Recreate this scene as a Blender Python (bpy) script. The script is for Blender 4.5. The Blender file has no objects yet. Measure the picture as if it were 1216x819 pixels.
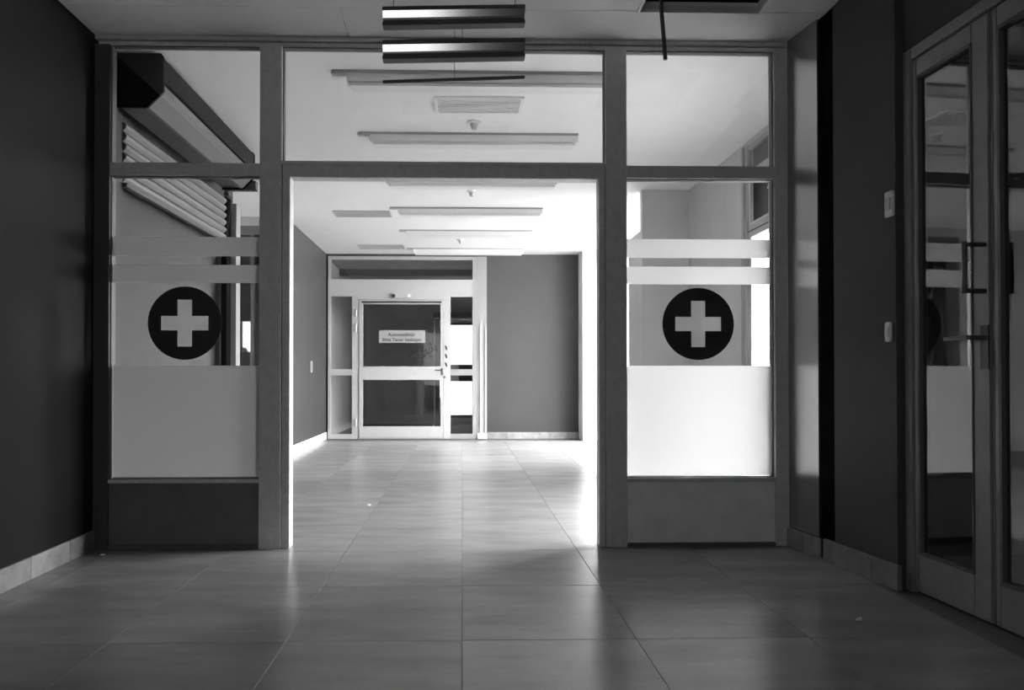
import bpy, bmesh, math, random
from mathutils import Vector, Matrix
random.seed(7)
C = bpy.context.scene.collection
SC = bpy.context.scene

# ------------------------------------------------------------------ camera
cam = bpy.data.cameras.new('camera')
cam.sensor_width = 36.0
cam.lens = 36.0 * 800 / 1216
cam.shift_x = 42 / 1216
cam.shift_y = 30.5 / 1216
cam.clip_start = 0.05
cam.dof.use_dof = False
cam_o = bpy.data.objects.new('camera', cam)
C.objects.link(cam_o)
cam_o.location = (0, 0, 0.9)
cam_o.rotation_euler = (math.radians(90.55), 0, math.radians(-1.24))
SC.camera = cam_o

# ------------------------------------------------------------------ world: bright overcast sky
SKY = 60.0
w = bpy.data.worlds.new('world')
SC.world = w
w.use_nodes = True
nt = w.node_tree
bg = nt.nodes['Background']
tc = nt.nodes.new('ShaderNodeTexCoord')
sep = nt.nodes.new('ShaderNodeSeparateXYZ')
ramp = nt.nodes.new('ShaderNodeValToRGB')
ramp.color_ramp.elements[0].color = (0.85, 0.85, 0.85, 1)
ramp.color_ramp.elements[1].color = (1, 1, 1, 1)
nt.links.new(tc.outputs['Generated'], sep.inputs[0])
nt.links.new(sep.outputs['Z'], ramp.inputs[0])
nt.links.new(ramp.outputs[0], bg.inputs[0])
bg.inputs[1].default_value = SKY


def portal(name, loc, rot, sx, sy):
    """sky portal in a window opening: guides sampling of the daylight, emits nothing itself"""
    l = bpy.data.lights.new(name, 'AREA')
    l.shape = 'RECTANGLE'
    l.size = sx
    l.size_y = sy
    l.cycles.is_portal = True
    o = bpy.data.objects.new(name, l)
    o.location = loc
    o.rotation_euler = rot
    C.objects.link(o)


H = math.pi / 2
portal('daylight_portal', (2.34, 4.42, 1.05), (0, H, 0), 2.1, 1.45)
portal('daylight_portal', (2.78, 8.22, 1.35), (0, H, 0), 2.70, 2.50)
portal('daylight_portal', (0.085, 13.2, 1.03), (-H, 0, 0), 0.86, 1.86)

# weak fill light added behind the camera to brighten the partition front
bl = bpy.data.lights.new('rear_fill_light', 'AREA')
bl.shape = 'RECTANGLE'; bl.size = 1.3; bl.size_y = 1.7; bl.energy = 12.5
bl_o = bpy.data.objects.new('rear_fill_light', bl); C.objects.link(bl_o)
bl_o.location = (-0.75, -1.25, 1.5); bl_o.rotation_euler = (H, 0, 0)

SC.view_settings.view_transform = 'Standard'
SC.view_settings.look = 'None'
SC.view_settings.gamma = 1
SC.view_settings.use_curve_mapping = False
SC.view_settings.exposure = 0.0


# ------------------------------------------------------------------ materials
def mat(name, v, rough=0.6, metal=0.0, noise=0.0, nscale=8.0, stretch=(1, 1, 1), spec=0.5, bump=0.0, coat=0.0, rnd=0.0):
    m = bpy.data.materials.new(name)
    m.use_nodes = True
    n = m.node_tree
    b = n.nodes['Principled BSDF']
    b.inputs['Base Color'].default_value = (v, v, v, 1)
    b.inputs['Roughness'].default_value = rough
    b.inputs['Metallic'].default_value = metal
    b.inputs['Specular IOR Level'].default_value = spec
    b.inputs['Coat Weight'].default_value = coat
    if noise or bump or rnd:
        t = n.nodes.new('ShaderNodeTexCoord')
        mp = n.nodes.new('ShaderNodeMapping')
        mp.inputs['Scale'].default_value = stretch
        n.links.new(t.outputs['Object'], mp.inputs[0])
        oi = n.nodes.new('ShaderNodeObjectInfo')
        if rnd:
            ml = n.nodes.new('ShaderNodeMath'); ml.operation = 'MULTIPLY'
            ml.inputs[1].default_value = 37.0
            n.links.new(oi.outputs['Random'], ml.inputs[0])
            cb = n.nodes.new('ShaderNodeCombineXYZ')
            n.links.new(ml.outputs[0], cb.inputs[0]); n.links.new(ml.outputs[0], cb.inputs[1])
            n.links.new(cb.outputs[0], mp.inputs['Location'])
        nz = n.nodes.new('ShaderNodeTexNoise')
        nz.inputs['Scale'].default_value = nscale
        nz.inputs['Detail'].default_value = 6
        nz.inputs['Roughness'].default_value = 0.6
        n.links.new(mp.outputs[0], nz.inputs['Vector'])
        mr = n.nodes.new('ShaderNodeMapRange')
        mr.inputs[1].default_value = 0.3; mr.inputs[2].default_value = 0.7
        mr.inputs[3].default_value = 1 - noise; mr.inputs[4].default_value = 1 + noise
        n.links.new(nz.outputs[0], mr.inputs[0])
        last = mr.outputs[0]
        if rnd:
            r2 = n.nodes.new('ShaderNodeMapRange')
            r2.inputs[3].default_value = 1 - rnd; r2.inputs[4].default_value = 1 + rnd
            n.links.new(oi.outputs['Random'], r2.inputs[0])
            mm = n.nodes.new('ShaderNodeMath'); mm.operation = 'MULTIPLY'
            n.links.new(last, mm.inputs[0]); n.links.new(r2.outputs[0], mm.inputs[1])
            last = mm.outputs[0]
        m3 = n.nodes.new('ShaderNodeMath'); m3.operation = 'MULTIPLY'
        m3.inputs[1].default_value = v
        n.links.new(last, m3.inputs[0])
        n.links.new(m3.outputs[0], b.inputs['Base Color'])
        if bump:
            bp = n.nodes.new('ShaderNodeBump')
            bp.inputs['Strength'].default_value = bump
            bp.inputs['Distance'].default_value = 0.01
            n.links.new(nz.outputs[0], bp.inputs['Height'])
            n.links.new(bp.outputs[0], b.inputs['Normal'])
    return m


def glass_mat(name, refl=1.0, tint=0.93, rough=0.0):
    """thin pane: clear transmission with a Fresnel mirror layer, so that daylight passes"""
    m = bpy.data.materials.new(name)
    m.use_nodes = True
    n = m.node_tree
    n.nodes.clear()
    out = n.nodes.new('ShaderNodeOutputMaterial')
    mix = n.nodes.new('ShaderNodeMixShader')
    tr = n.nodes.new('ShaderNodeBsdfTransparent')
    tr.inputs[0].default_value = (tint, tint, tint, 1)
    gl = n.nodes.new('ShaderNodeBsdfGlossy')
    gl.inputs['Roughness'].default_value = rough
    lwt = n.nodes.new('ShaderNodeLayerWeight')      # Schlick's rule from the facing angle, equal on both faces of the pane
    pw = n.nodes.new('ShaderNodeMath'); pw.operation = 'POWER'; pw.inputs[1].default_value = 5.0
    fr = n.nodes.new('ShaderNodeMath'); fr.operation = 'MULTIPLY_ADD'; fr.inputs[1].default_value = 0.96; fr.inputs[2].default_value = 0.04
    n.links.new(lwt.outputs['Facing'], pw.inputs[0])
    n.links.new(pw.outputs[0], fr.inputs[0])
    ml = n.nodes.new('ShaderNodeMath'); ml.operation = 'MULTIPLY'; ml.use_clamp = True
    ml.inputs[1].default_value = refl
    n.links.new(fr.outputs[0], ml.inputs[0])
    n.links.new(ml.outputs[0], mix.inputs[0])
    n.links.new(tr.outputs[0], mix.inputs[1])
    n.links.new(gl.outputs[0], mix.inputs[2])
    n.links.new(mix.outputs[0], out.inputs[0])
    return m


def film_mat(name, v=0.85, trans=0.75, clear=0.0):
    m = bpy.data.materials.new(name)
    m.use_nodes = True
    n = m.node_tree
    n.nodes.clear()
    out = n.nodes.new('ShaderNodeOutputMaterial')
    mix = n.nodes.new('ShaderNodeMixShader')
    d = n.nodes.new('ShaderNodeBsdfDiffuse')
    t = n.nodes.new('ShaderNodeBsdfTranslucent')
    d.inputs[0].default_value = (v, v, v, 1)
    t.inputs[0].default_value = (v, v, v, 1)
    mix.inputs[0].default_value = trans
    n.links.new(d.outputs[0], mix.inputs[1])
    n.links.new(t.outputs[0], mix.inputs[2])
    n.links.new(mix.outputs[0], out.inputs[0])
    return m


M = dict(
    floor_tile=mat('polished_limestone', 0.24, 0.27, noise=0.20, nscale=2.6, stretch=(0.7, 2.6, 1), bump=0.05, rnd=0.10, spec=0.45),
    grout=mat('grout', 0.10, 0.9),
    skirting=mat('pale_stone_skirting', 0.22, 0.45, noise=0.25, nscale=14, rnd=0.14),
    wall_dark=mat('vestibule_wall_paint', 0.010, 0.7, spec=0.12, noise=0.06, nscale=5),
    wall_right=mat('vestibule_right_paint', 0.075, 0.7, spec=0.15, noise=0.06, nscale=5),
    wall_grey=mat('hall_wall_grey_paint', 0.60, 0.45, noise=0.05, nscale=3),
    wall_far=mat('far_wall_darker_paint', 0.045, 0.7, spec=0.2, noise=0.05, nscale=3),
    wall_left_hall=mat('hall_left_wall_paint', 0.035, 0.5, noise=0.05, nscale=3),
    wall_white=mat('white_wall_paint', 0.78, 0.6, noise=0.02, nscale=4),
    ceiling=mat('white_ceiling_paint', 0.90, 0.75, noise=0.02, nscale=6),
    ceiling_v=mat('vestibule_ceiling_panel', 0.66, 0.6, noise=0.03, nscale=6),
    black=mat('black_void', 0.012, 0.9),
    groove=mat('black_rubber_strip', 0.004, 0.9, spec=0.03),
    polished=mat('polished_cladding', 0.34, 0.22, metal=0.85, noise=0.05, nscale=3),
    frame=mat('grey_painted_frame', 0.60, 0.42, metal=0.0, noise=0.10, nscale=30, bump=0.02),
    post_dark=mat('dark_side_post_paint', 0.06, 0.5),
    bead=mat('dark_glazing_gasket', 0.12, 0.6),
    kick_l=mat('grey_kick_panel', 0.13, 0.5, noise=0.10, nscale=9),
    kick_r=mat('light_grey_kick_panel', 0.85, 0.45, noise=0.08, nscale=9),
    alu=mat('white_powder_coated_aluminium', 0.44, 0.4, noise=0.03, nscale=20),
    alu_dull=mat('dull_aluminium', 0.42, 0.35, metal=0.5),
    chrome=mat('bright_reflector_metal', 0.75, 0.18, metal=1.0),
    dark_metal=mat('dark_grey_metal', 0.08, 0.45, metal=0.3),
    disc=mat('dark_sticker_film', 0.02, 0.5),
    hood=mat('shutter_hood_dark_paint', 0.004, 0.6, spec=0.12),
    door_frame=mat('door_frame_grey_paint', 0.24, 0.45, noise=0.08, nscale=30),
    alcove_frame=mat('alcove_frame_paint', 0.16, 0.5),
    alcove_room=mat('alcove_room_paint', 0.22, 0.7),
    slat=mat('shutter_slat_grey', 0.19, 0.42, noise=0.04, nscale=10),
    lower_hood=mat('shutter_roll_cover_metal', 0.14, 0.4),
    counter=mat('counter_closing_board', 0.065, 0.7, spec=0.25, noise=0.05, nscale=4),
    lamp=mat('luminaire_white_enamel', 0.82, 0.4),
    dark_grey=mat('mid_grey_channel', 0.34, 0.6),
    grille=mat('air_grille_grey', 0.50, 0.5),
    plastic=mat('ivory_switch_plastic', 0.62, 0.4, noise=0.08, nscale=60),
    sign=mat('sign_white_plate', 0.30, 0.5),
    ink=mat('black_ink', 0.02, 0.6),
    room=mat('back_room_paint', 0.5, 0.7),
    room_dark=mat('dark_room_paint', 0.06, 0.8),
    pave=mat('outdoor_pavement', 0.85, 0.9, noise=0.12, nscale=2),
    leaf=mat('hedge_leaves', 0.08, 0.7),
    canopy=mat('canopy_dark_board', 0.08, 0.8),
    shard=mat('dusty_white_pane', 0.62, 0.3),
)
GLASS = glass_mat('clear_glass', tint=0.99)
GLASS_DOOR = glass_mat('dark_backed_door_glass', refl=3.0, tint=0.75, rough=0.02)
GLASS_BAY = glass_mat('dimmed_bay_glass', tint=0.90)  # tint added to cut the daylight coming through the bay
GLASS_PORCH = glass_mat('light_dimming_glass', tint=0.18)  # strong tint added to dim the outdoor light and its floor streak
FILM = film_mat('frosted_film')
FILM_DIM = film_mat('dimmed_frosted_film', v=0.60)  # same film, with the dimmer light of the left pane put into its colour


# ------------------------------------------------------------------ helpers
def bx(bm, x0, x1, y0, y1, z0, z1):
    vs = [bm.verts.new(p) for p in ((x0, y0, z0), (x1, y0, z0), (x1, y1, z0), (x0, y1, z0),
                                    (x0, y0, z1), (x1, y0, z1), (x1, y1, z1), (x0, y1, z1))]
    for f in ((3, 2, 1, 0), (4, 5, 6, 7), (0, 1, 5, 4), (1, 2, 6, 5), (2, 3, 7, 6), (3, 0, 4, 7)):
        bm.faces.new([vs[i] for i in f])


def prism(bm, pts, z0, z1):
    """vertical prism over a plan polygon"""
    lo = [bm.verts.new((p[0], p[1], z0)) for p in pts]
    hi = [bm.verts.new((p[0], p[1], z1)) for p in pts]
    n = len(pts)
    bm.faces.new(lo[::-1]); bm.faces.new(hi)
    for i in range(n):
        bm.faces.new((lo[i], lo[(i + 1) % n], hi[(i + 1) % n], hi[i]))


def along_y(bm, prof, y0, y1):
    """profile in x,z swept along y"""
    a = [bm.verts.new((p[0], y0, p[1])) for p in prof]
    b = [bm.verts.new((p[0], y1, p[1])) for p in prof]
    n = len(prof)
    bm.faces.new(a); bm.faces.new(b[::-1])
    for i in range(n):
        bm.faces.new((a[(i + 1) % n], a[i], b[i], b[(i + 1) % n]))


def cyl(bm, p0, p1, r, seg=12, r2=None):
    p0, p1 = Vector(p0), Vector(p1)
    d = p1 - p0
    q = Vector((0, 0, 1)).rotation_difference(d.normalized()).to_matrix().to_4x4()
    mtx = Matrix.Translation((p0 + p1) / 2) @ q
    bmesh.ops.create_cone(bm, cap_ends=True, segments=seg, radius1=r, radius2=r if r2 is None else r2, depth=d.length, matrix=mtx)


def obj(name, bm, m, parent=None, bevel=0.0, smooth=False, loc=None):
    bmesh.ops.recalc_face_normals(bm, faces=bm.faces)
    if bevel:
        bmesh.ops.bevel(bm, geom=list(bm.edges), offset=bevel, segments=2, affect='EDGES', clamp_overlap=True)
    me = bpy.data.meshes.new(name)
    bm.to_mesh(me); bm.free()
    if smooth:
        for p in me.polygons: p.use_smooth = True
    me.materials.append(m)
    o = bpy.data.objects.new(name, me)
    C.objects.link(o)
    if loc: o.location = loc
    if parent: o.parent = parent
    return o


def box(name, b, m, parent=None, bevel=0.0):
    """b = x0,x1,y0,y1,z0,z1 in metres"""
    bm = bmesh.new()
    bx(bm, *b)
    return obj(name, bm, m, parent, bevel)


def multi(name, bs, m, parent=None, bevel=0.0):
    bm = bmesh.new()
    for b in bs: bx(bm, *b)
    return obj(name, bm, m, parent, bevel)


def tag(o, label=None, cat=None, group=None, kind=None):
    if label: o['label'] = label
    if cat: o['category'] = cat
    if group: o['group'] = group
    if kind: o['kind'] = kind
    return o


def empty(name, loc=(0, 0, 0)):
    o = bpy.data.objects.new(name, None)
    o.empty_display_size = 0.1
    o.location = loc
    C.objects.link(o)
    return o


def S(o, label, cat):
    return tag(o, label, cat, kind='structure')


def copy_tree(o, parent=None):
    c = o.copy(); C.objects.link(c)
    if parent: c.parent = parent
    for ch in [x for x in bpy.data.objects if x.parent == o]:
        copy_tree(ch, c)
    return c


def text_mesh(name, txt, width, loc, m, parent, bold=0.0, depth=0.0006):
    """flat lettering lying in a plane that faces -Y"""
    cu = bpy.data.curves.new(name, 'FONT')
    cu.body = txt; cu.align_x = 'CENTER'; cu.align_y = 'CENTER'
    cu.size = 0.1; cu.offset = bold; cu.extrude = depth
    t = bpy.data.objects.new(name + '_curve', cu)
    C.objects.link(t)
    bpy.context.view_layer.update()
    s = width / t.dimensions.x
    me = bpy.data.meshes.new_from_object(t.evaluated_get(bpy.context.evaluated_depsgraph_get()))
    bpy.data.objects.remove(t)
    me.transform(Matrix.Rotation(H, 4, 'X') @ Matrix.Diagonal((s, s, 1, 1)))
    me.materials.clear(); me.materials.append(m)
    o = bpy.data.objects.new(name, me); C.objects.link(o)
    o.location = loc; o.parent = parent
    return o


# ------------------------------------------------------------------ floor of separate slabs
X0, X1 = -1.98, 2.6
fl = S(box('floor', (-3.7, 3.4, -1.4, 13.2, -0.12, -0.004), M['grout']), 'polished pale stone slab floor running from vestibule into the bright hall', 'floor')
xs = [-1.98] + [-1.8 + 0.6 * i for i in range(8)]
ys = [-0.685 + 0.6 * i for i in range(18)]
cache = {}
for i in range(len(xs) - 1):
    for j in range(len(ys) - 1):
        xa, xb, ya, yb = xs[i], xs[i + 1], ys[j], ys[j + 1]
        if ya > 9.9: continue
        if xa > 1.75 and ya < 2.9: continue
        yb = min(yb, 9.84)
        wd, dp = xb - xa - 0.002, yb - ya - 0.002
        k = (round(wd, 3), round(dp, 3))
        if k not in cache:
            bm = bmesh.new()
            bx(bm, -wd / 2, wd / 2, -dp / 2, dp / 2, -0.012, 0)
            bmesh.ops.bevel(bm, geom=[e for e in bm.edges if e.verts[0].co.z > -0.001 and e.verts[1].co.z > -0.001], offset=0.0005, segments=1, affect='EDGES')
            me = bpy.data.meshes.new('floor_tile'); bm.to_mesh(me); bm.free()
            me.materials.append(M['floor_tile']); cache[k] = me
        o = bpy.data.objects.new('floor_tile', cache[k]); C.objects.link(o)
        o.location = ((xa + xb) / 2, (ya + yb) / 2, random.uniform(-0.0005, 0.0))
        o.rotation_euler = (random.uniform(-0.0008, 0.0008), random.uniform(-0.0008, 0.0008), 0)
        o.parent = fl

# ------------------------------------------------------------------ walls of the vestibule
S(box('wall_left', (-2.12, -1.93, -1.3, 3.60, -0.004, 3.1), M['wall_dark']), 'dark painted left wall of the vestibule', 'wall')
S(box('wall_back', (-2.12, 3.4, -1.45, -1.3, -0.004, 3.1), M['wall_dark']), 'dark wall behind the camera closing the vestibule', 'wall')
bm = bmesh.new()
prism(bm, [(1.80, 3.22), (1.85, 2.83), (2.05, 2.83), (2.05, 3.22)], -0.004, 3.1)
bx(bm, 1.83, 2.05, 3.22, 3.66, -0.004, 3.1)
prism(bm, [(1.885, 2.83), (1.975, 1.15), (2.10, 1.15), (2.05, 2.83)], 2.285, 3.1)
bx(bm, 1.98, 2.12, -1.3, 1.15, -0.004, 3.1)
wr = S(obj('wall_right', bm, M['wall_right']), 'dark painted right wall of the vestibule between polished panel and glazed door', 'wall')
bm = bmesh.new(); prism(bm, [(1.742, 3.565), (1.783, 3.335), (1.84, 3.335), (1.84, 3.565)], 0.0, 2.70)
S(obj('trim_1', bm, M['polished']), 'polished cladding panel mirroring the window beside the partition end', 'wall panel')
bm = bmesh.new(); prism(bm, [(1.795, 3.335), (1.807, 3.221), (1.84, 3.221), (1.84, 3.335)], 0.10, 3.0)
S(obj('trim_2', bm, M['groove']), 'black vertical joint strip between polished panel and matt wall', 'wall strip')

# side room behind the vestibule door (dark)
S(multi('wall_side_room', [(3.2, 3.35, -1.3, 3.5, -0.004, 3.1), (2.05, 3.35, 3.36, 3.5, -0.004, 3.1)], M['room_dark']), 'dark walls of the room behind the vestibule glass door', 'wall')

# ------------------------------------------------------------------ hall walls
lw = S(multi('wall_hall_left', [(-2.15, -1.95, 3.60, 3.90, -0.004, 3.1), (-2.15, -1.98, 3.9, 5.85, 2.30, 3.1),
                                (-2.15, -2.03, 3.9, 5.85, -0.004, 2.30)], M['counter']), 'grey left hall wall around the half-closed roller shutter', 'wall')
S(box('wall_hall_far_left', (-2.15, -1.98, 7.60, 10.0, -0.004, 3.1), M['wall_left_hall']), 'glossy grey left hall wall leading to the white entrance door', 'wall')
# grey right hall wall, free-standing end block, white pier
S(multi('wall_hall_right', [(2.18, 2.36, 5.18, 6.42, -0.004, 3.1), (1.73, 2.36, 6.42, 6.50, -0.004, 3.1), (1.73, 2.36, 6.50, 6.95, -0.004, 2.32),
                            (1.74, 2.36, 3.56, 3.70, -0.004, 3.1), (2.18, 2.36, 3.70, 5.18, 2.66, 3.1)], M['wall_grey']),
  'grey right hall wall and its projecting block behind the right pane', 'wall')
S(box('wall_hall_pier', (1.71, 2.75, 9.50, 9.86, -0.004, 3.1), M['wall_white']), 'white brightly lit pier at the far right end of hall', 'wall')
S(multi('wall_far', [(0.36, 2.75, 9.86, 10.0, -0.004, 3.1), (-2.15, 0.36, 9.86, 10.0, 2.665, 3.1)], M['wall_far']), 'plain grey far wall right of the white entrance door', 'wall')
S(box('trim_3', (0.226, 0.362, 9.85, 9.99, 0.0, 2.665), M['alu_dull']), 'pale grey wall end strip right of the entrance frame', 'trim')
for k, (xa, xb) in enumerate(((0.262, 0.285), (0.338, 0.360))):
    S(box('trim_%d' % (4 + k), (xa, xb, 9.835, 9.851, 0.07, 1.673), M['alu']),
      ['left one of the two thin white edge guards right of the entrance door', 'right one of the two thin white edge guards right of the entrance door'][k], 'edge guard')

# alcove on the left behind the shutter and the dark room behind its door
S(multi('wall_alcove', [(-3.75, -2.15, 5.70, 5.85, -0.004, 3.1), (-3.75, -3.6, 5.85, 10.4, -0.004, 3.1),
                        (-3.6, -2.15, 7.60, 7.74, 2.60, 3.1), (-3.6, -2.72, 7.60, 7.74, -0.004, 2.6),
                        (-2.3, -2.15, 7.74, 10.0, -0.004, 3.1)], M['wall_grey']), 'walls of the side alcove beyond the roller shutter', 'wall')
S(multi('wall_alcove_room', [(-3.6, -3.345, 10.2, 10.35, -0.004, 3.1), (-3.15, -2.0, 10.2, 10.35, -0.004, 3.1),
                             (-3.345, -3.15, 10.2, 10.35, -0.004, 1.28), (-3.345, -3.15, 10.2, 10.35, 1.745, 3.1),
                             (-2.3, -2.15, 10.0, 10.35, -0.004, 3.1)], M['alcove_room']), 'far wall of the dark room seen through the alcove door', 'wall')

# room behind the far entrance with a glazed opening to the outside
S(multi('wall_porch', [(-2.15, -2.0, 10.0, 13.2, -0.004, 3.1), (1.7, 1.85, 10.0, 13.2, -0.004, 3.1),
                       (-2.0, -0.33, 13.0, 13.15, -0.004, 3.1), (0.5, 1.7, 13.0, 13.15, -0.004, 3.1),
                       (-0.33, 0.5, 13.0, 13.15, 1.95, 3.1), (-0.33, 0.5, 13.0, 13.15, -0.004, 0.12)], M['room']), 'grey walls of the porch behind the entrance glass', 'wall')

# ------------------------------------------------------------------ ceilings and roof
ce = S(empty('ceiling', (0, 0, 2.70)), 'pale panel ceiling of the vestibule with one missing panel', 'ceiling')


def ceil_panel(b):
    bm = bmesh.new(); bx(bm, b[0], b[1], b[2], b[3], 0.0, 0.03)
    return obj('ceiling_panel', bm, M['ceiling_v'], ce)


for b in [(-1.93, -0.60, 3.282, 3.60), (-0.597, 0.0, 3.282, 3.60), (0.003, 1.83, 3.282, 3.60),
          (1.46, 1.80, 2.68, 3.279), (-1.93, 0.875, 2.68, 3.279),
          (-1.93, 1.98, 1.5, 2.677), (-1.93, 1.98, 0.0, 1.497), (-1.93, 1.98, -1.3, -0.003)]:
    ceil_panel(b)
multi('panel_edge_trim', [(0.862, 0.874, 2.68, 3.28, -0.006, 0.05), (1.461, 1.473, 2.68, 3.28, -0.006, 0.05),
                          (0.862, 1.473, 3.283, 3.291, -0.004, 0.05)], M['wall_white'], ce)
S(box('ceiling_hall', (-1.98, 2.75, 3.64, 9.86, 2.70, 2.74), M['ceiling']), 'smooth white ceiling of the hall carrying a row of unlit lamps', 'ceiling')
S(box('ceiling_alcove', (-3.6, -1.98, 5.85, 7.60, 2.70, 2.74), M['ceiling']), 'white ceiling of the alcove beyond the shutter', 'ceiling')
S(box('ceiling_porch', (-2.0, 1.7, 10.0, 13.0, 2.66, 2.74), M['room']), 'grey ceiling of the porch behind the entrance door', 'ceiling')
S(multi('roof', [(-3.8, 2.78, 3.5, 13.3, 3.1, 3.2), (-3.8, 3.4, -1.5, 3.5, 3.1, 3.2)], M['black']), 'roof slab closing the dark void above the ceiling', 'roof')

# ------------------------------------------------------------------ skirtings: single stone pieces
sk = S(empty('baseboard_left'), 'pale stone skirting pieces along the dark left vestibule wall', 'baseboard')
y = 3.565
while y > 0.3:
    L = random.choice([0.30, 0.30, 0.22])
    bm = bmesh.new(); bx(bm, -1.93, -1.917 + random.uniform(0, .002), y - L + 0.003, y, 0.0, 0.10)
    obj('skirting_tile', bm, M['skirting'], sk, bevel=0.0015); y -= L
sk = S(empty('baseboard_right'), 'pale stone skirting pieces on the right wall ending before the glazed door', 'baseboard')


def skirt_piece(a, b, t, parent, h=0.10):
    a, b = Vector(a), Vector(b)
    d = (b - a).normalized(); n = Vector((-d.y, d.x))
    if n.x > 0: n = -n
    bm = bmesh.new()
    p = [a, b - d * 0.004, b - d * 0.004 + n * t, a + n * t]
    prism(bm, [(v.x, v.y) for v in p], 0.0, h)
    return obj('skirting_tile', bm, M['skirting'], parent, bevel=0.0015)


skirt_piece((1.742, 3.562), (1.783, 3.31), 0.012, sk)
skirt_piece((1.798, 3.29), (1.822, 3.12), 0.022, sk, 0.104)
skirt_piece((1.820, 3.12), (1.838, 2.96), 0.022, sk, 0.104)
skirt_piece((1.838, 2.96), (1.853, 2.80), 0.022, sk, 0.104)
sk = S(empty('baseboard_hall_left'), 'white skirting pieces along the left hall wall near the entrance', 'baseboard')
y = 7.6
while y < 9.8:
    bm = bmesh.new(); bx(bm, -1.98, -1.966, y, min(y + 0.297, 9.84), 0, 0.10)
    obj('skirting_tile', bm, M['wall_white'], sk, bevel=0.0015); y += 0.3
sk = S(empty('baseboard_far'), 'pale skirting pieces along the foot of the grey far wall', 'baseboard')
x = 0.37
while x < 1.68:
    bm = bmesh.new(); bx(bm, x, min(x + 0.297, 1.70), 9.842, 9.86, 0, 0.095)
    obj('skirting_tile', bm, M['skirting'], sk, bevel=0.0015); x += 0.3
bm = bmesh.new(); bx(bm, 0.228, 0.366, 9.832, 9.85, 0, 0.08)
obj('skirting_tile', bm, M['wall_white'], sk, bevel=0.0015)
bm = bmesh.new(); bx(bm, 1.712, 2.5, 9.484, 9.5, 0, 0.095)
obj('skirting_tile', bm, M['wall_white'], sk, bevel=0.0015)

# ------------------------------------------------------------------ glazed partition
YA, YB = 3.565, 3.640      # frame depth
pt = tag(empty('glazed_partition', (0, 3.60, 0)), 'grey metal framed glass partition with open doorway and frosted cross panes', 'partition')


def P(name, b, m='frame', parent=pt, bevel=0.003, y0=YA, y1=YB):
    bm = bmesh.new(); bx(bm, b[0], b[1], y0 - 3.60, y1 - 3.60, b[2], b[3])
    return obj(name, bm, M[m] if isinstance(m, str) else m, parent, bevel)


P('top_rail', (-1.93, 1.742, 2.678, 2.70))
P('top_rail', (-1.915, 1.742, 2.652, 2.674), y0=YA + 0.012)
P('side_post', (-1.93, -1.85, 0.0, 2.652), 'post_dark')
P('side_post', (1.674, 1.742, 0.0, 2.652))
P('mullion', (-1.065, -0.950, 0.0, 2.652), y0=YA - 0.01)
P('mullion', (0.764, 0.876, 0.0, 2.652), y0=YA - 0.01)
P('door_jamb', (-0.947, -0.907, 0.0, 2.037), y0=YA - 0.002)
P('door_jamb', (0.729, 0.761, 0.0, 2.037), y0=YA - 0.002)
P('header', (-0.907, 0.729, 1.955, 2.037), y0=YA - 0.002)
P('header_cap', (-0.95, 0.764, 2.019, 2.039), y0=YA - 0.012)
P('transom', (-1.85, -1.065, 1.962, 2.028))
P('transom', (0.876, 1.674, 1.962, 2.028))
P('mullion_foot', (-1.058, -0.985, 0.0, 0.115), y0=YA - 0.014)
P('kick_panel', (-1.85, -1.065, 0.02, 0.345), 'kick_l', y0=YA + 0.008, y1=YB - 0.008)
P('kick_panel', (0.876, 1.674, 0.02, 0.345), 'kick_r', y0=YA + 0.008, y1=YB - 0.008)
P('sill_rail', (-1.85, -1.065, 0.345, 0.365), y0=YA - 0.004)
P('sill_rail', (0.876, 1.674, 0.345, 0.365), y0=YA - 0.004)
P('base_rail', (-1.85, -1.065, 0.0, 0.02), 'bead')
P('base_rail', (0.876, 1.674, 0.0, 0.02), 'bead')


def pane(x0, x1, z0, z1):
    g = P('glass_pane', (x0 - 0.003, x1 + 0.003, z0 - 0.003, z1 + 0.003), GLASS, bevel=0, y0=3.598, y1=3.602)
    t = 0.005
    bm = bmesh.new()
    for (a, b, c, d) in ((x0, x1, z0, z0 + t), (x0, x1, z1 - t, z1), (x0, x0 + t, z0, z1), (x1 - t, x1, z0, z1)):
        bx(bm, a, b, -0.018, 0.018, c, d)
    obj('glazing_gasket', bm, M['bead'], pt)
    return g


pane(-1.85, -1.065, 2.028, 2.652)
pane(-0.950, 0.764, 2.039, 2.652)
pane(0.876, 1.674, 2.028, 2.652)
gl = pane(-1.85, -1.065, 0.365, 1.962)
gr = pane(0.876, 1.674, 0.365, 1.962)


def stripe(g, x0, x1, z0, z1):
    bm = bmesh.new(); bx(bm, x0, x1, -0.0032, -0.0024, z0, z1)
    obj('frosted_film', bm, FILM if x0 > 0 else FILM_DIM, g)


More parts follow.
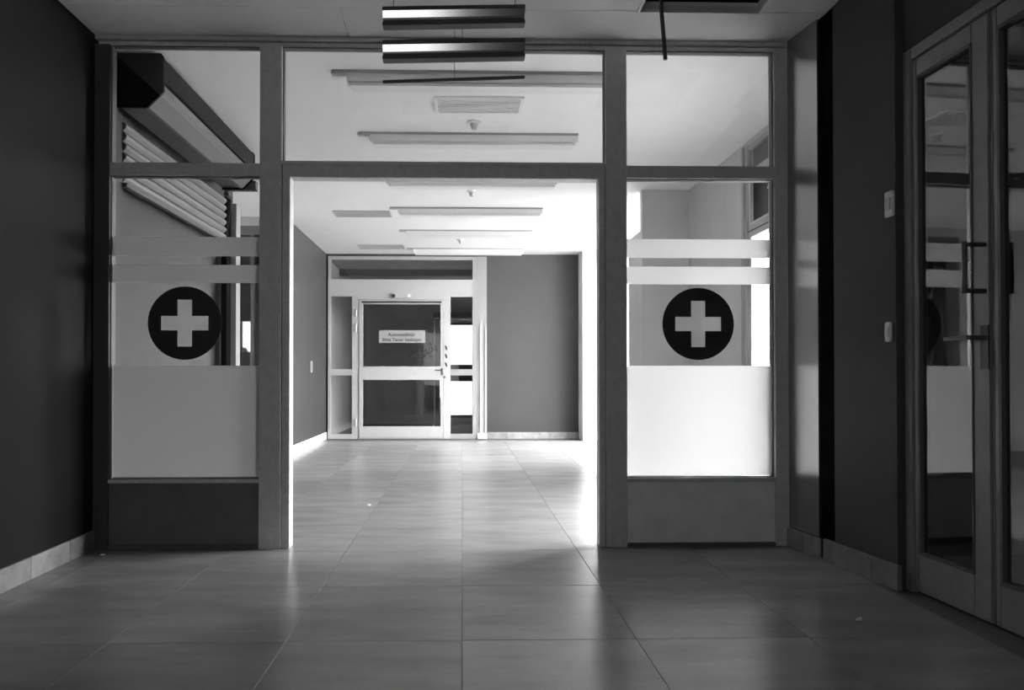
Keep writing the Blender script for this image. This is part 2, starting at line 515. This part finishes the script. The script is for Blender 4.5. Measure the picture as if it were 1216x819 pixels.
def cross_disc(g, cx, cz):
    """dark round sticker with the cross cut out of it"""
    cu = bpy.data.curves.new('cross_disc', 'CURVE')
    cu.dimensions = '2D'; cu.fill_mode = 'BOTH'; cu.extrude = 0.0004
    R_, a, b = 0.194, 0.038, 0.124

    def spl(pts):
        s = cu.splines.new('POLY'); s.points.add(len(pts) - 1)
        for p, q in zip(s.points, pts): p.co = (q[0], q[1], 0, 1)
        s.use_cyclic_u = True
    spl([(R_ * math.cos(t * math.pi / 48), R_ * math.sin(t * math.pi / 48)) for t in range(96)])
    spl([(a, b), (a, a), (b, a), (b, -a), (a, -a), (a, -b), (-a, -b), (-a, -a), (-b, -a), (-b, a), (-a, a), (-a, b)])
    t = bpy.data.objects.new('tmp', cu); C.objects.link(t)
    bpy.context.view_layer.update()
    me = bpy.data.meshes.new_from_object(t.evaluated_get(bpy.context.evaluated_depsgraph_get()))
    bpy.data.objects.remove(t)
    me.transform(Matrix.Rotation(H, 4, 'X'))
    me.materials.clear(); me.materials.append(M['disc'])
    o = bpy.data.objects.new('cross_disc', me); C.objects.link(o)
    o.location = (cx, -0.0044, cz); o.parent = g
    tag(o, 'dark round sticker with a cut-out cross')


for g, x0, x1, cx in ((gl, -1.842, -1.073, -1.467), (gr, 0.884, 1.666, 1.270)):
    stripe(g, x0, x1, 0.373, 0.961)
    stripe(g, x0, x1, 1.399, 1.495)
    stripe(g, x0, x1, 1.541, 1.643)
    cross_disc(g, cx, 1.186)

# ------------------------------------------------------------------ roller shutter on the left hall wall
rs = tag(empty('roller_shutter', (-1.98, 4.6, 2.0)), 'half-lowered grey slatted roller shutter under a dark angular hood on left wall', 'roller shutter')


def RS(name, prof, y0, y1, m, smooth=False):
    bm = bmesh.new(); along_y(bm, [(a + 1.98, b - 2.0) for a, b in prof], y0 - 4.6, y1 - 4.6)
    return obj(name, bm, M[m], rs)


cap = [(-1.90, 2.685), (-1.66, 2.685), (-1.645, 2.665), (-1.645, 2.475), (-1.735, 2.385), (-1.90, 2.385)]
RS('end_cap', cap, 3.735, 3.75, 'hood')
RS('end_cap', cap, 5.36, 5.375, 'hood')
RS('hood', [(-1.90, 2.68), (-1.665, 2.68), (-1.65, 2.665), (-1.65, 2.535), (-1.67, 2.535), (-1.90, 2.62)], 3.75, 5.36, 'hood')
RS('roll_cover', [(-1.672, 2.53), (-1.655, 2.52), (-1.655, 2.48), (-1.738, 2.395), (-1.76, 2.395), (-1.76, 2.53)], 3.75, 5.36, 'lower_hood')
RS('hood_underside', [(-1.765, 2.42), (-1.765, 2.40), (-1.90, 2.40), (-1.90, 2.42)], 3.75, 5.36, 'dark_metal')
z = 2.37
for k in range(6):
    h = 0.06
    RS('slat', [(-1.955, z), (-1.938, z - 0.008), (-1.928, z - h * 0.35), (-1.930, z - h * 0.6), (-1.945, z - h + 0.007), (-1.955, z - h + 0.004)], 3.90, 5.55, 'slat')
    z -= h - 0.001
RS('bottom_bar', [(-1.96, z), (-1.925, z), (-1.925, z - 0.022), (-1.96, z - 0.022)], 3.90, 5.55, 'dark_metal')
RS('guide_rail', [(-1.975, 2.38), (-1.93, 2.38), (-1.93, 0.0), (-1.975, 0.0)], 5.56, 5.66, 'groove')
bm = bmesh.new()
for xa, xb, ya, yb in ((-1.975, -1.90, 5.70, 5.80), (-1.975, -1.915, 5.815, 5.85)):
    bx(bm, xa + 1.98, xb + 1.98, ya - 4.6, yb - 4.6, -2.0, 0.36)
obj('rail_cover', bm, M['alu_dull'], rs)
bm = bmesh.new(); bx(bm, 0.08, 0.34, 5.376 - 4.6, 5.44 - 4.6, 0.39, 0.46)
cyl(bm, (0.10, 0.80, 0.36), (0.10, 0.86, 0.36), 0.02)
obj('bearing_bracket', bm, M['dark_metal'], rs)


# ------------------------------------------------------------------ far entrance: white aluminium door
d1 = S(empty('door_1', (-0.86, 9.88, 0)), 'white aluminium glazed entrance door with side lights and notice at hall end', 'door')


def D(name, b, m='alu', parent=d1, y0=9.855, y1=9.915, bevel=0.003):
    bm = bmesh.new(); bx(bm, b[0] + 0.86, b[1] + 0.86, y0 - 9.88, y1 - 9.88, b[2], b[3])
    return obj(name, bm, M[m] if isinstance(m, str) else m, parent, bevel)


D('frame_post', (-1.955, -1.913, 0, 2.665)); D('frame_post', (0.152, 0.226, 0, 2.665), 'alu_dull')
D('top_rail', (-1.913, 0.152, 2.617, 2.665))
D('transom', (-1.913, 0.152, 2.078, 2.328))
D('frame_post', (-1.606, -1.505, 0, 2.078)); D('frame_post', (-0.268, -0.169, 0, 2.078))
D('head_rail', (-1.505, -0.268, 2.035, 2.078))
D('side_rail', (-1.913, -1.606, 0.925, 1.015)); D('side_rail', (-0.169, 0.152, 0.925, 1.015), 'alu_dull')
D('side_rail', (-1.913, -1.606, 0.0, 0.07)); D('side_rail', (-0.169, 0.152, 0.0, 0.07), 'alu_dull')
D('wall_gap_strip', (-1.98, -1.956, 0, 2.665), 'black', y0=9.87)
D('threshold', (-1.50, -0.27, -0.001, 0.012), 'alu_dull', y0=9.84, y1=9.92)
for b in ((-1.913, 0.152, 2.328, 2.617), (-1.913, -1.606, 1.015, 2.078), (-1.913, -1.606, 0.07, 0.925),
          (-0.169, 0.152, 1.015, 2.078), (-0.169, 0.152, 0.07, 0.925)):
    g = D('glass_pane', b, GLASS, y0=9.883, y1=9.887, bevel=0)
leaf = D('door_leaf', (-1.500, -1.447, 0.014, 2.03), y0=9.845, y1=9.895)
D('leaf_stile', (-0.316, -0.273, 0.014, 2.03), parent=leaf, y0=9.845, y1=9.895)
for nm, a, b in (('leaf_rail', 1.966, 2.03), ('leaf_rail', 0.859, 1.056), ('leaf_rail', 0.014, 0.182)):
    D(nm, (-1.447, -0.316, a, b), parent=leaf, y0=9.845, y1=9.895)
D('closer_channel', (-1.468, -0.300, 1.982, 2.008), 'ink', parent=leaf, y0=9.838, y1=9.846)
tag(D('glass_pane', (-1.447, -0.316, 1.056, 1.966), GLASS, parent=leaf, y0=9.868, y1=9.872, bevel=0))
tag(D('glass_pane', (-1.447, -0.316, 0.182, 0.859), GLASS, parent=leaf, y0=9.868, y1=9.872, bevel=0))
for zc in (1.84, 1.62, 0.24):
    bm = bmesh.new(); cyl(bm, (-1.545 + 0.86, -0.033, zc - 0.055), (-1.545 + 0.86, -0.033, zc + 0.055), 0.012)
    bx(bm, -1.575 + .86, -1.515 + .86, -0.036, -0.024, zc - 0.045, zc + 0.045)
    obj('hinge', bm, M['alu_dull'], d1)
# operator sensor over the leaf
s_ = D('sensor_box', (-1.018, -0.745, 2.052, 2.115), 'alu', y0=9.80, y1=9.856, bevel=0.006)
bm = bmesh.new(); cyl(bm, (-0.995 + .86, -0.083, 2.083), (-0.995 + .86, -0.076, 2.083), 0.026, 16)
obj('sensor_lens', bm, M['ink'], s_)
D('sensor_window', (-0.79, -0.755, 2.062, 2.105), 'wall_white', parent=s_, y0=9.797, y1=9.802, bevel=0)
# lever, lock, decals
bm = bmesh.new()
cyl(bm, (-0.295 + .86, -0.035, 1.000), (-0.295 + .86, -0.075, 1.000), 0.010)
cyl(bm, (-0.295 + .86, -0.072, 1.000), (-0.395 + .86, -0.072, 1.004), 0.008)
bx(bm, -0.310 + .86, -0.280 + .86, -0.040, -0.035, 0.93, 1.03)
obj('lever_handle', bm, M['dark_metal'], leaf)
bm = bmesh.new(); cyl(bm, (-0.255 + .86, -0.034, 0.90), (-0.255 + .86, -0.024, 0.90), 0.016)
obj('lock_cylinder', bm, M['dark_metal'], d1)
for zc in (1.325, 1.205, 1.080):
    bm = bmesh.new()
    vs = [bm.verts.new(p) for p in ((-0.255 + .86, -0.0262, zc + 0.045), (-0.222 + .86, -0.0262, zc + 0.022), (-0.215 + .86, -0.0262, zc - 0.035), (-0.243 + .86, -0.0262, zc - 0.018))]
    f = bm.faces.new(vs)
    r = bmesh.ops.extrude_face_region(bm, geom=[f]); bmesh.ops.translate(bm, verts=[v for v in r['geom'] if isinstance(v, bmesh.types.BMVert)], vec=(0, 0.0011, 0))
    obj('decal', bm, M['ink'], d1)
D('edge_plate', (-0.322, -0.312, 0.61, 0.86), 'wall_white', parent=leaf, y0=9.842, y1=9.846, bevel=0)
# notice
nt_ = D('notice_sign', (-1.213, -0.538, 1.401, 1.585), 'sign', y0=9.858, y1=9.866, bevel=0.001)
tag(nt_, 'pale notice reading Automatiktür Bitte Taster betätigen')
text_mesh('lettering', 'Automatiktür', 0.40, (-0.884 + .86, 9.8575 - 9.88, 1.520), M['ink'], nt_, bold=0.0018)
text_mesh('lettering', 'Bitte Taster betätigen', 0.565, (-0.878 + .86, 9.8575 - 9.88, 1.446), M['ink'], nt_, bold=0.0018)
# scrawled marker tag on the glass
K = 0.000899
strokes = [[(560, 605), (610, 565), (650, 520), (690, 535), (670, 560)], [(690, 490), (720, 545), (745, 590), (705, 650), (725, 600), (800, 600), (780, 640)],
           [(735, 500), (770, 560), (800, 520), (830, 470), (850, 540), (800, 610)], [(770, 500), (800, 545), (850, 520), (875, 550)],
           [(892, 570), (886, 470), (897, 350), (915, 430), (945, 490), (900, 530), (850, 545)], [(892, 570), (935, 602)], [(955, 420), (985, 430), (1010, 505)], [(900, 440), (975, 480)]]
bm = bmesh.new()
for st in strokes:
    pts = [(-1.274 + a * K + .86, 1.732 - b * K) for a, b in st]
    for (a, b), (c, d) in zip(pts, pts[1:]):
        cyl(bm, (a, 9.8645 - 9.88, b), (c, 9.8645 - 9.88, d), 0.0055, 6)
tag(obj('marker_scrawl', bm, M['ink'], leaf), 'black scrawled marker tag on the glass')

# ------------------------------------------------------------------ porch opening behind the entrance
w2 = S(empty('window_2', (0.535, 13.05, 0)), 'bright porch window seen through the right side light of entrance', 'window')


def W2(name, b, m, y0=13.02, y1=13.08):
    bm = bmesh.new(); bx(bm, b[0] - .535, b[1] - .535, y0 - 13.05, y1 - 13.05, b[2], b[3]); return obj(name, bm, M[m] if isinstance(m, str) else m, w2)


W2('frame_post', (-0.33, -0.29, 0.12, 1.95), 'dark_metal'); W2('frame_post', (0.46, 0.5, 0.12, 1.95), 'dark_metal')
W2('mid_rail', (-0.29, 0.46, 0.82, 1.14), 'dark_metal'); W2('top_rail', (-0.29, 0.46, 1.91, 1.95), 'dark_metal'); W2('bottom_rail', (-0.29, 0.46, 0.12, 0.17), 'dark_metal')
W2('glass_pane', (-0.29, 0.46, 1.14, 1.91), GLASS_PORCH, 13.048, 13.052); W2('glass_pane', (-0.29, 0.46, 0.17, 0.82), GLASS_PORCH, 13.048, 13.052)
S(multi('beam_porch', [(-0.52, 1.7, 12.0, 12.15, 1.93, 2.06), (-2.0, 1.7, 11.0, 11.1, 2.56, 2.66)], M['dark_metal']), 'dark cross beams of the porch behind the entrance glass', 'beam')
S(box('trim_6', (-0.52, -0.49, 12.0, 12.15, -0.004, 1.93), M['grille']), 'thin pale post in the porch behind the door glass', 'post')
S(box('trim_7', (-0.50, 1.7, 11.97, 12.0, 1.93, 1.955), M['grille']), 'thin pale rail along the dark porch beam', 'rail')

# ------------------------------------------------------------------ glazed side entrance on the right of the hall (door_3)
d3 = S(empty('door_3', (2.24, 4.42, 0)), 'glazed side entrance with broken fanlight letting daylight into the hall', 'door')


def E(name, y0, y1, z0, z1, m='alu', x0=2.172, x1=2.21, parent=d3, bevel=0.003):
    bm = bmesh.new(); bx(bm, x0 - 2.24, x1 - 2.24, y0 - 4.42, y1 - 4.42, z0, z1)
    return obj(name, bm, M[m] if isinstance(m, str) else m, parent, bevel)


E('frame_post', 5.06, 5.18, 0, 2.66, x0=2.165, x1=2.215); E('frame_post', 3.70, 3.78, 0, 2.66)
E('pipe_strip', 5.10, 5.13, 0, 2.66, 'alu_dull', x0=2.150, x1=2.165)
E('head_rail', 3.78, 5.06, 2.62, 2.66); E('transom', 3.78, 5.06, 2.40, 2.46); E('transom', 3.78, 5.06, 1.955, 2.05)
E('transom_groove', 3.78, 5.06, 1.995, 2.003, 'dark_metal', x0=2.168, x1=2.172, bevel=0)
E('frame_post', 4.36, 4.42, 0, 1.955)
E('bottom_rail', 3.78, 4.36, 0, 0.08); E('bottom_rail', 4.42, 5.06, 0, 0.08)
E('glass_pane', 3.78, 5.06, 2.46, 2.62, GLASS, 2.183, 2.187, bevel=0)
E('glass_pane', 3.78, 4.36, 0.08, 1.955, GLASS, 2.183, 2.187, bevel=0)
E('glass_pane', 4.42, 5.06, 0.08, 1.955, GLASS, 2.183, 2.187, bevel=0)
for ya, yb in ((4.42, 4.47), (5.01, 5.06)):
    E('leaf_stile', ya, yb, 0.08, 1.955)
# broken fanlight: an unbroken rim of dusty pane is left around the hole
cu = bpy.data.curves.new('broken_pane', 'CURVE'); cu.dimensions = '2D'; cu.fill_mode = 'BOTH'; cu.extrude = 0.002
for pts in ([(3.78, 2.05), (5.06, 2.05), (5.06, 2.40), (3.78, 2.40)],
            [(5.035, 2.065), (5.05, 2.10), (5.04, 2.37), (5.00, 2.39), (4.66, 2.385), (4.69, 2.31), (4.76, 2.25), (4.70, 2.23), (4.665, 2.19), (4.665, 2.07)]):
    s = cu.splines.new('POLY'); s.points.add(len(pts) - 1)
    for p, q in zip(s.points, pts): p.co = (q[0] - 4.42, q[1], 0, 1)
    s.use_cyclic_u = True
t = bpy.data.objects.new('tmp', cu); C.objects.link(t); bpy.context.view_layer.update()
me = bpy.data.meshes.new_from_object(t.evaluated_get(bpy.context.evaluated_depsgraph_get())); bpy.data.objects.remove(t)
me.transform(Matrix(((0, 0, 1, 0), (1, 0, 0, 0), (0, 1, 0, 0), (0, 0, 0, 1))))
me.materials.clear(); me.materials.append(M['shard'])
o = bpy.data.objects.new('broken_pane', me); C.objects.link(o); o.parent = d3; o.location = (-0.06, 0, 0)
tag(o, 'dusty white pane with a jagged hole')
tag(box('canopy_box', (2.25, 2.50, 3.71, 5.175, 2.02, 3.05), M['canopy']), 'dark box outside behind the broken fanlight of the side entrance', 'canopy box')

# ------------------------------------------------------------------ window bay behind the beam (window_1)
w1 = S(empty('window_1', (2.70, 8.2, 0)), 'large bright side window bay behind the grey block lighting the hall', 'window')


def W1(name, y0, y1, z0, z1, m='alu', x0=2.66, x1=2.74):
    bm = bmesh.new(); bx(bm, x0 - 2.7, x1 - 2.7, y0 - 8.2, y1 - 8.2, z0, z1); return obj(name, bm, M[m] if isinstance(m, str) else m, w1)


for ya in (6.95, 7.78, 8.62, 9.44): W1('frame_post', ya, ya + 0.06, 0, 2.70)
for ya in (7.01, 7.84, 8.68):
    W1('frame_rail', ya, ya + 0.77, 0, 0.06); W1('frame_rail', ya, ya + 0.77, 2.64, 2.70)
    W1('glass_pane', ya, ya + 0.77, 0.06, 2.64, GLASS_BAY, 2.698, 2.702)
S(box('wall_bay', (2.36, 2.78, 6.80, 6.95, -0.004, 3.1), M['wall_grey']), 'grey return wall beside the side window bay', 'wall')
S(box('wall_bay_lintel', (2.60, 2.78, 6.95, 10.0, 2.70, 3.1), M['wall_grey']), 'lintel wall over the side window bay', 'wall')

# ------------------------------------------------------------------ alcove door (door_4) and the small far window
d4 = S(empty('door_4', (-2.43, 7.64, 0)), 'dark framed glazed door in the alcove beyond the roller shutter', 'door')


def A(name, x0, x1, z0, z1, m='alcove_frame', y0=7.61, y1=7.67):
    bm = bmesh.new(); bx(bm, x0 + 2.43, x1 + 2.43, y0 - 7.64, y1 - 7.64, z0, z1); return obj(name, bm, M[m] if isinstance(m, str) else m, d4)


A('frame_post', -2.72, -2.56, 0, 2.60); A('frame_post', -2.375, -2.345, 0, 2.50); A('frame_post', -2.20, -2.15, 0, 2.60)
A('head_rail', -2.56, -2.20, 2.50, 2.60); A('frame_rail', -2.56, -2.20, 0.0, 0.5); A('frame_rail', -2.56, -2.20, 2.0, 2.08)
A('glass_pane', -2.56, -2.375, 0.5, 2.5, GLASS, 7.638, 7.642); A('glass_pane', -2.345, -2.20, 0.5, 2.5, GLASS, 7.638, 7.642)
w3 = S(empty('window_3', (-3.25, 10.27, 1.5)), 'tiny bright window far behind the alcove door glass', 'window')
bm = bmesh.new(); bx(bm, -0.095, 0.10, -0.002, 0.002, -0.22, 0.245); obj('glass_pane', bm, GLASS_PORCH, w3)
bm = bmesh.new()
for b in ((-0.095, -0.08), (0.085, 0.10)): bx(bm, b[0], b[1], -0.03, 0.03, -0.22, 0.245)
obj('window_frame', bm, M['dark_metal'], w3)
bm = bmesh.new()
for k in range(240):
    p = Vector((random.uniform(-.5, .5), random.uniform(-.25, .25), random.uniform(0, 1.42 + random.uniform(-.12, .05))))
    q = Vector((random.uniform(-1, 1), random.uniform(-1, 1), random.uniform(-1, 1))).normalized() * 0.07
    r = q.orthogonal().normalized() * 0.04
    bm.faces.new([bm.verts.new(p - q), bm.verts.new(p + r), bm.verts.new(p + q), bm.verts.new(p - r)])
me = bpy.data.meshes.new('shrub'); bm.to_mesh(me); bm.free(); me.materials.append(M['leaf'])
sh = bpy.data.objects.new('shrub', me); C.objects.link(sh); sh.location = (-3.4, 10.95, -0.06)
tag(sh, 'dark shrub outside at the foot of the tiny far window', 'shrub')

# ------------------------------------------------------------------ vestibule glazed door on the right (door_2)
ang = math.atan2(0.052, 1.05)
d2 = S(empty('door_2', (1.885, 2.82, 0)), 'double glazed metal door with pull handles on the vestibule right wall', 'door')
d2.rotation_euler = (0, 0, ang)      # local -Y runs towards the camera, local -X into the vestibule


def G(name, y0, y1, z0, z1, m='door_frame', x0=0.0, x1=0.055, parent=d2, bevel=0.003):
    bm = bmesh.new(); bx(bm, x0, x1, -y1, -y0, z0, z1)
    return obj(name, bm, M[m] if isinstance(m, str) else m, parent, bevel)


G('frame_post', -0.01, 0.035, 0, 2.285); G('frame_head', 0.035, 1.66, 2.235, 2.285); G('frame_post', 1.60, 1.66, 0, 2.235)


def leafset(y0, y1):
    lf = G('door_leaf', y0, y0 + 0.022, 0.01, 2.23, x0=0.008)
    G('leaf_stile', y1 - 0.075, y1, 0.01, 2.23, x0=0.008, parent=lf)
    G('leaf_rail', y0 + 0.022, y1 - 0.075, 0.01, 0.165, x0=0.008, parent=lf)
    G('leaf_rail', y0 + 0.022, y1 - 0.075, 2.155, 2.23, x0=0.008, parent=lf)
    a, b = y0 + 0.022, y1 - 0.075
    bm = bmesh.new()
    for (c, d, e, f) in ((a, a + 0.012, 0.165, 2.155), (b - 0.004, b, 0.165, 2.155), (a, b, 0.165, 0.176), (a, b, 2.140, 2.155)):
        bx(bm, 0.004, 0.03, -d, -c, e, f)
    obj('glazing_gasket', bm, M['bead'], lf)
    G('glass_pane', a, b, 0.165, 2.155, GLASS_DOOR, 0.020, 0.025, lf, 0)
    return lf


l1 = leafset(0.038, 0.42)
G('leaf_gap_seal', 0.421, 0.437, 0.01, 2.23, 'bead', x0=0.012, x1=0.05)
l2 = leafset(0.438, 1.02)
leafset(1.03, 1.59)
# D-shaped pull handle and lever on the meeting stile
bm = bmesh.new()
for zc in (1.215, 1.385): cyl(bm, (0.008, -0.40, zc), (-0.07, -0.40, zc), 0.009)
cyl(bm, (-0.07, -0.40, 1.206), (-0.07, -0.40, 1.394), 0.009)
obj('pull_handle', bm, M['dark_metal'], l1, smooth=False)
bm = bmesh.new()
cyl(bm, (0.008, -0.40, 1.045), (-0.06, -0.40, 1.045), 0.009)
cyl(bm, (-0.06, -0.40, 1.045), (-0.06, -0.29, 1.045), 0.008)
bx(bm, 0.003, 0.009, -0.418, -0.382, 0.93, 1.09)
obj('lever_handle', bm, M['dark_metal'], l1)

# ------------------------------------------------------------------ luminaires on the hall ceiling
def luminaire(yc, label):
    r = tag(empty('ceiling_lamp', (0.09, yc, 2.70)), label, 'ceiling lamp', 'unlit white ceiling lamps of the hall')
    bm = bmesh.new(); bx(bm, -0.77, 0.77, 0.012, 0.10, -0.062, 0.0)
    obj('lamp_body', bm, M['lamp'], r, bevel=0.004)
    bm = bmesh.new(); bx(bm, -0.75, 0.75, 0.020, 0.125, -0.082, -0.063)
    obj('diffuser', bm, M['lamp'], r, bevel=0.006)
    bm = bmesh.new(); bx(bm, -0.85, 0.77, 0.0, 0.011, -0.014, 0.0)
    obj('side_channel', bm, M['dark_grey'], r)
    bm = bmesh.new(); bx(bm, -0.86, -0.775, 0.012, 0.05, -0.018, 0.0)
    obj('cable_inlet', bm, M['grille'], r)
    return r


proto = luminaire(3.94, 'unlit white ceiling lamp just beyond the partition, nearest of the row')
for k, yc in enumerate((4.94, 6.03, 7.12, 8.22, 9.38)):
    c = copy_tree(proto); c.location.y = yc
    c['label'] = ['unlit white ceiling lamp, second of the row from the partition',
                  'unlit white ceiling lamp, third of the row, right under the doorway header in view',
                  'unlit white ceiling lamp, fourth of the row from the partition',
                  'unlit white ceiling lamp, fifth of the row from the partition',
                  'unlit white ceiling lamp nearest the far entrance door, last of the row'][k]

for (x, y, l) in ((0.085, 4.74, 'small ceiling detector between the first two hall lamps'), (0.092, 6.50, 'small ceiling detector just below the doorway header in view'), (-0.02, 8.80, 'small ceiling detector farthest from the partition')):
    r = tag(empty('smoke_detector', (x, y, 2.70)), l, 'detector', 'small detectors on the hall ceiling')
    bm = bmesh.new(); cyl(bm, (0, 0, -0.012), (0, 0, 0), 0.05, 20); obj('base', bm, M['lamp'], r)
    bm = bmesh.new(); cyl(bm, (0, 0, -0.05), (0, 0, -0.012), 0.018, 16, 0.03); obj('sensor_head', bm, M['grille'], r)
for (x, y, wd, l) in ((0.11, 4.43, 0.58, 'faint flush air grille behind the nearest hall lamp'), (-1.09, 7.42, 0.62, 'grey air grille on the left of the hall ceiling'), (-1.11, 9.30, 0.62, 'grey air grille on hall ceiling above the entrance door')):
    r = tag(empty('air_grille', (x, y, 2.70)), l, 'air grille', 'air grilles in the hall ceiling')
    f = M['grille'] if x < 0 else M['lamp']
    bm = bmesh.new()
    for b in ((-wd / 2, wd / 2, -0.13, -0.11), (-wd / 2, wd / 2, 0.11, 0.13), (-wd / 2, -wd / 2 + .02, -0.11, 0.11), (wd / 2 - .02, wd / 2, -0.11, 0.11)):
        bx(bm, b[0], b[1], b[2], b[3], -0.012, 0)
    obj('grille_frame', bm, f, r)
    for k in range(7):
        yy = -0.094 + k * 0.031
        bm = bmesh.new(); bx(bm, -wd / 2 + .02, wd / 2 - .02, yy - 0.006, yy + 0.008, -0.010, -0.002); obj('slat', bm, f, r)

# ------------------------------------------------------------------ dangling reflector lamp in front of the partition
r = tag(empty('hanging_lamp', (-0.035, 3.10, 2.70)), 'tilted bare metal lamp reflectors hanging one under another before the partition', 'lamp')


def tilt_bar(name, zl, zr, hgt, m, dep=0.05, y=0.0, x0=-0.33, x1=0.325):
    """long bar whose left end is at zl, right end at zr (below the ceiling)"""
    bm = bmesh.new()
    prof = [(-dep / 2, 0), (dep / 2, 0), (dep / 2, -hgt), (-dep / 2, -hgt)]
    a = [bm.verts.new((x0, y + p[0], zl + p[1])) for p in prof]; b = [bm.verts.new((x1, y + p[0], zr + p[1])) for p in prof]
    bm.faces.new(a); bm.faces.new(b)
    for i in range(4): bm.faces.new((a[i], a[(i + 1) % 4], b[(i + 1) % 4], b[i]))
    return obj(name, bm, M[m], r, bevel=0.002)


for z0 in (-0.100, -0.255):
    tilt_bar('upper_flange', z0 - 0.006, z0 + 0.012, 0.030, 'dark_metal', 0.06)
    bm = bmesh.new()       # curved bright reflector strip
    pr = [(-0.052, -0.034), (-0.060, -0.036), (-0.0495, -0.064), (-0.046, -0.070), (-0.03, -0.070), (-0.03, -0.034)]
    a = [bm.verts.new((-0.325, p[0], z0 + p[1] - 0.006)) for p in pr]; b = [bm.verts.new((0.32, p[0], z0 + p[1] + 0.012)) for p in pr]
    bm.faces.new(a); bm.faces.new(b)
    for i in range(6): bm.faces.new((a[i], a[(i + 1) % 6], b[(i + 1) % 6], b[i]))
    obj('reflector', bm, M['chrome'], r)
    tilt_bar('lower_flange', z0 - 0.072, z0 - 0.054, 0.018, 'dark_metal', 0.05)
tilt_bar('bottom_rod', -0.434, -0.406, 0.012, 'dark_metal', 0.014)
bm = bmesh.new()
bm.free()
for x, za, zb, rad in ((-0.28, -0.10, 0, 0.002), (0.28, -0.10, 0, 0.002), (0.0, -0.42, -0.10, 0.0012)):
    bm = bmesh.new(); cyl(bm, (x, 0.0, za), (x, 0.0, zb), rad, 6)
    obj('suspension_wire', bm, M['dark_metal'], r)

# rod dangling out of the open ceiling panel
r = tag(empty('hanging_cable', (0.94, 3.15, 3.1)), 'dark stiff cable end hanging from the open ceiling hole', 'cable')
bm = bmesh.new()
cyl(bm, (-0.004, 0, 0.0), (0.001, 0, -0.46), 0.009, 10); cyl(bm, (0.001, 0, -0.455), (0.021, 0, -0.70), 0.0095, 10)
obj('cable_sheath', bm, M['dark_metal'], r)

# ------------------------------------------------------------------ switches
def switch(name, x, y, z, hh, wd, label, ang, inner):
    r = tag(empty(name, (x, y, z)), label, 'light switch')
    r.rotation_euler = (0, 0, ang)
    bm = bmesh.new(); bx(bm, -0.012, 0, -wd / 2, wd / 2, -hh / 2, hh / 2); obj('cover_plate', bm, M['plastic'], r, bevel=0.004)
    bm = bmesh.new(); bx(bm, -0.018, -0.012, -wd / 3.4, wd / 3.4, -hh / 4, hh / 4); obj('rocker', bm, M[inner], r, bevel=0.002)


switch('light_switch', 1.846, 2.855, 1.645, 0.11, 0.052, 'ivory wall switch with dark centre, upper one beside the vestibule glass door', 0.127, 'grille')
switch('light_switch', 1.8445, 2.865, 1.095, 0.085, 0.036, 'smaller grey wall switch, lower one beside the vestibule glass door', 0.127, 'plastic')
r = tag(empty('push_button', (-1.98, 8.86, 1.035)), 'slim white push button plate on the left hall wall', 'switch')
bm = bmesh.new(); bx(bm, 0, 0.014, -0.045, 0.045, -0.075, 0.075); obj('cover_plate', bm, M['alu'], r, bevel=0.003)
bm = bmesh.new(); bx(bm, 0.014, 0.02, -0.03, 0.03, -0.05, 0.05); obj('button', bm, M['alu_dull'], r, bevel=0.002)

# ------------------------------------------------------------------ litter on the floor
for (x, y, s, l) in ((1.471, 2.475, 0.016, 'white paper flake on the dark floor before the right door'), (-1.817, 3.456, 0.012, 'white crumb on the floor at the foot of the left kick panel'), (-0.654, 4.751, 0.014, 'white crumb on the bright hall floor beyond the doorway')):
    bm = bmesh.new()
    pts = [(-s, -s * .3), (-s * .2, s * .1), (s, s * .5), (s * .7, -s * .1), (0, -s * .5)]
    lo = [bm.verts.new((a, b, 0)) for a, b in pts]; hi = [bm.verts.new((a * .8, b * .8, s * .5)) for a, b in pts]
    bm.faces.new(lo[::-1]); bm.faces.new(hi)
    for i in range(5): bm.faces.new((lo[i], lo[(i + 1) % 5], hi[(i + 1) % 5], hi[i]))
    tag(obj('paper_crumb', bm, M['wall_white'], loc=(x, y, 0.0005)), l, 'litter')

# ------------------------------------------------------------------ outside ground
S(box('ground', (-30, 40, -25, 45, -0.30, -0.125), M['pave']), 'pale paved ground outside the windows', 'ground')
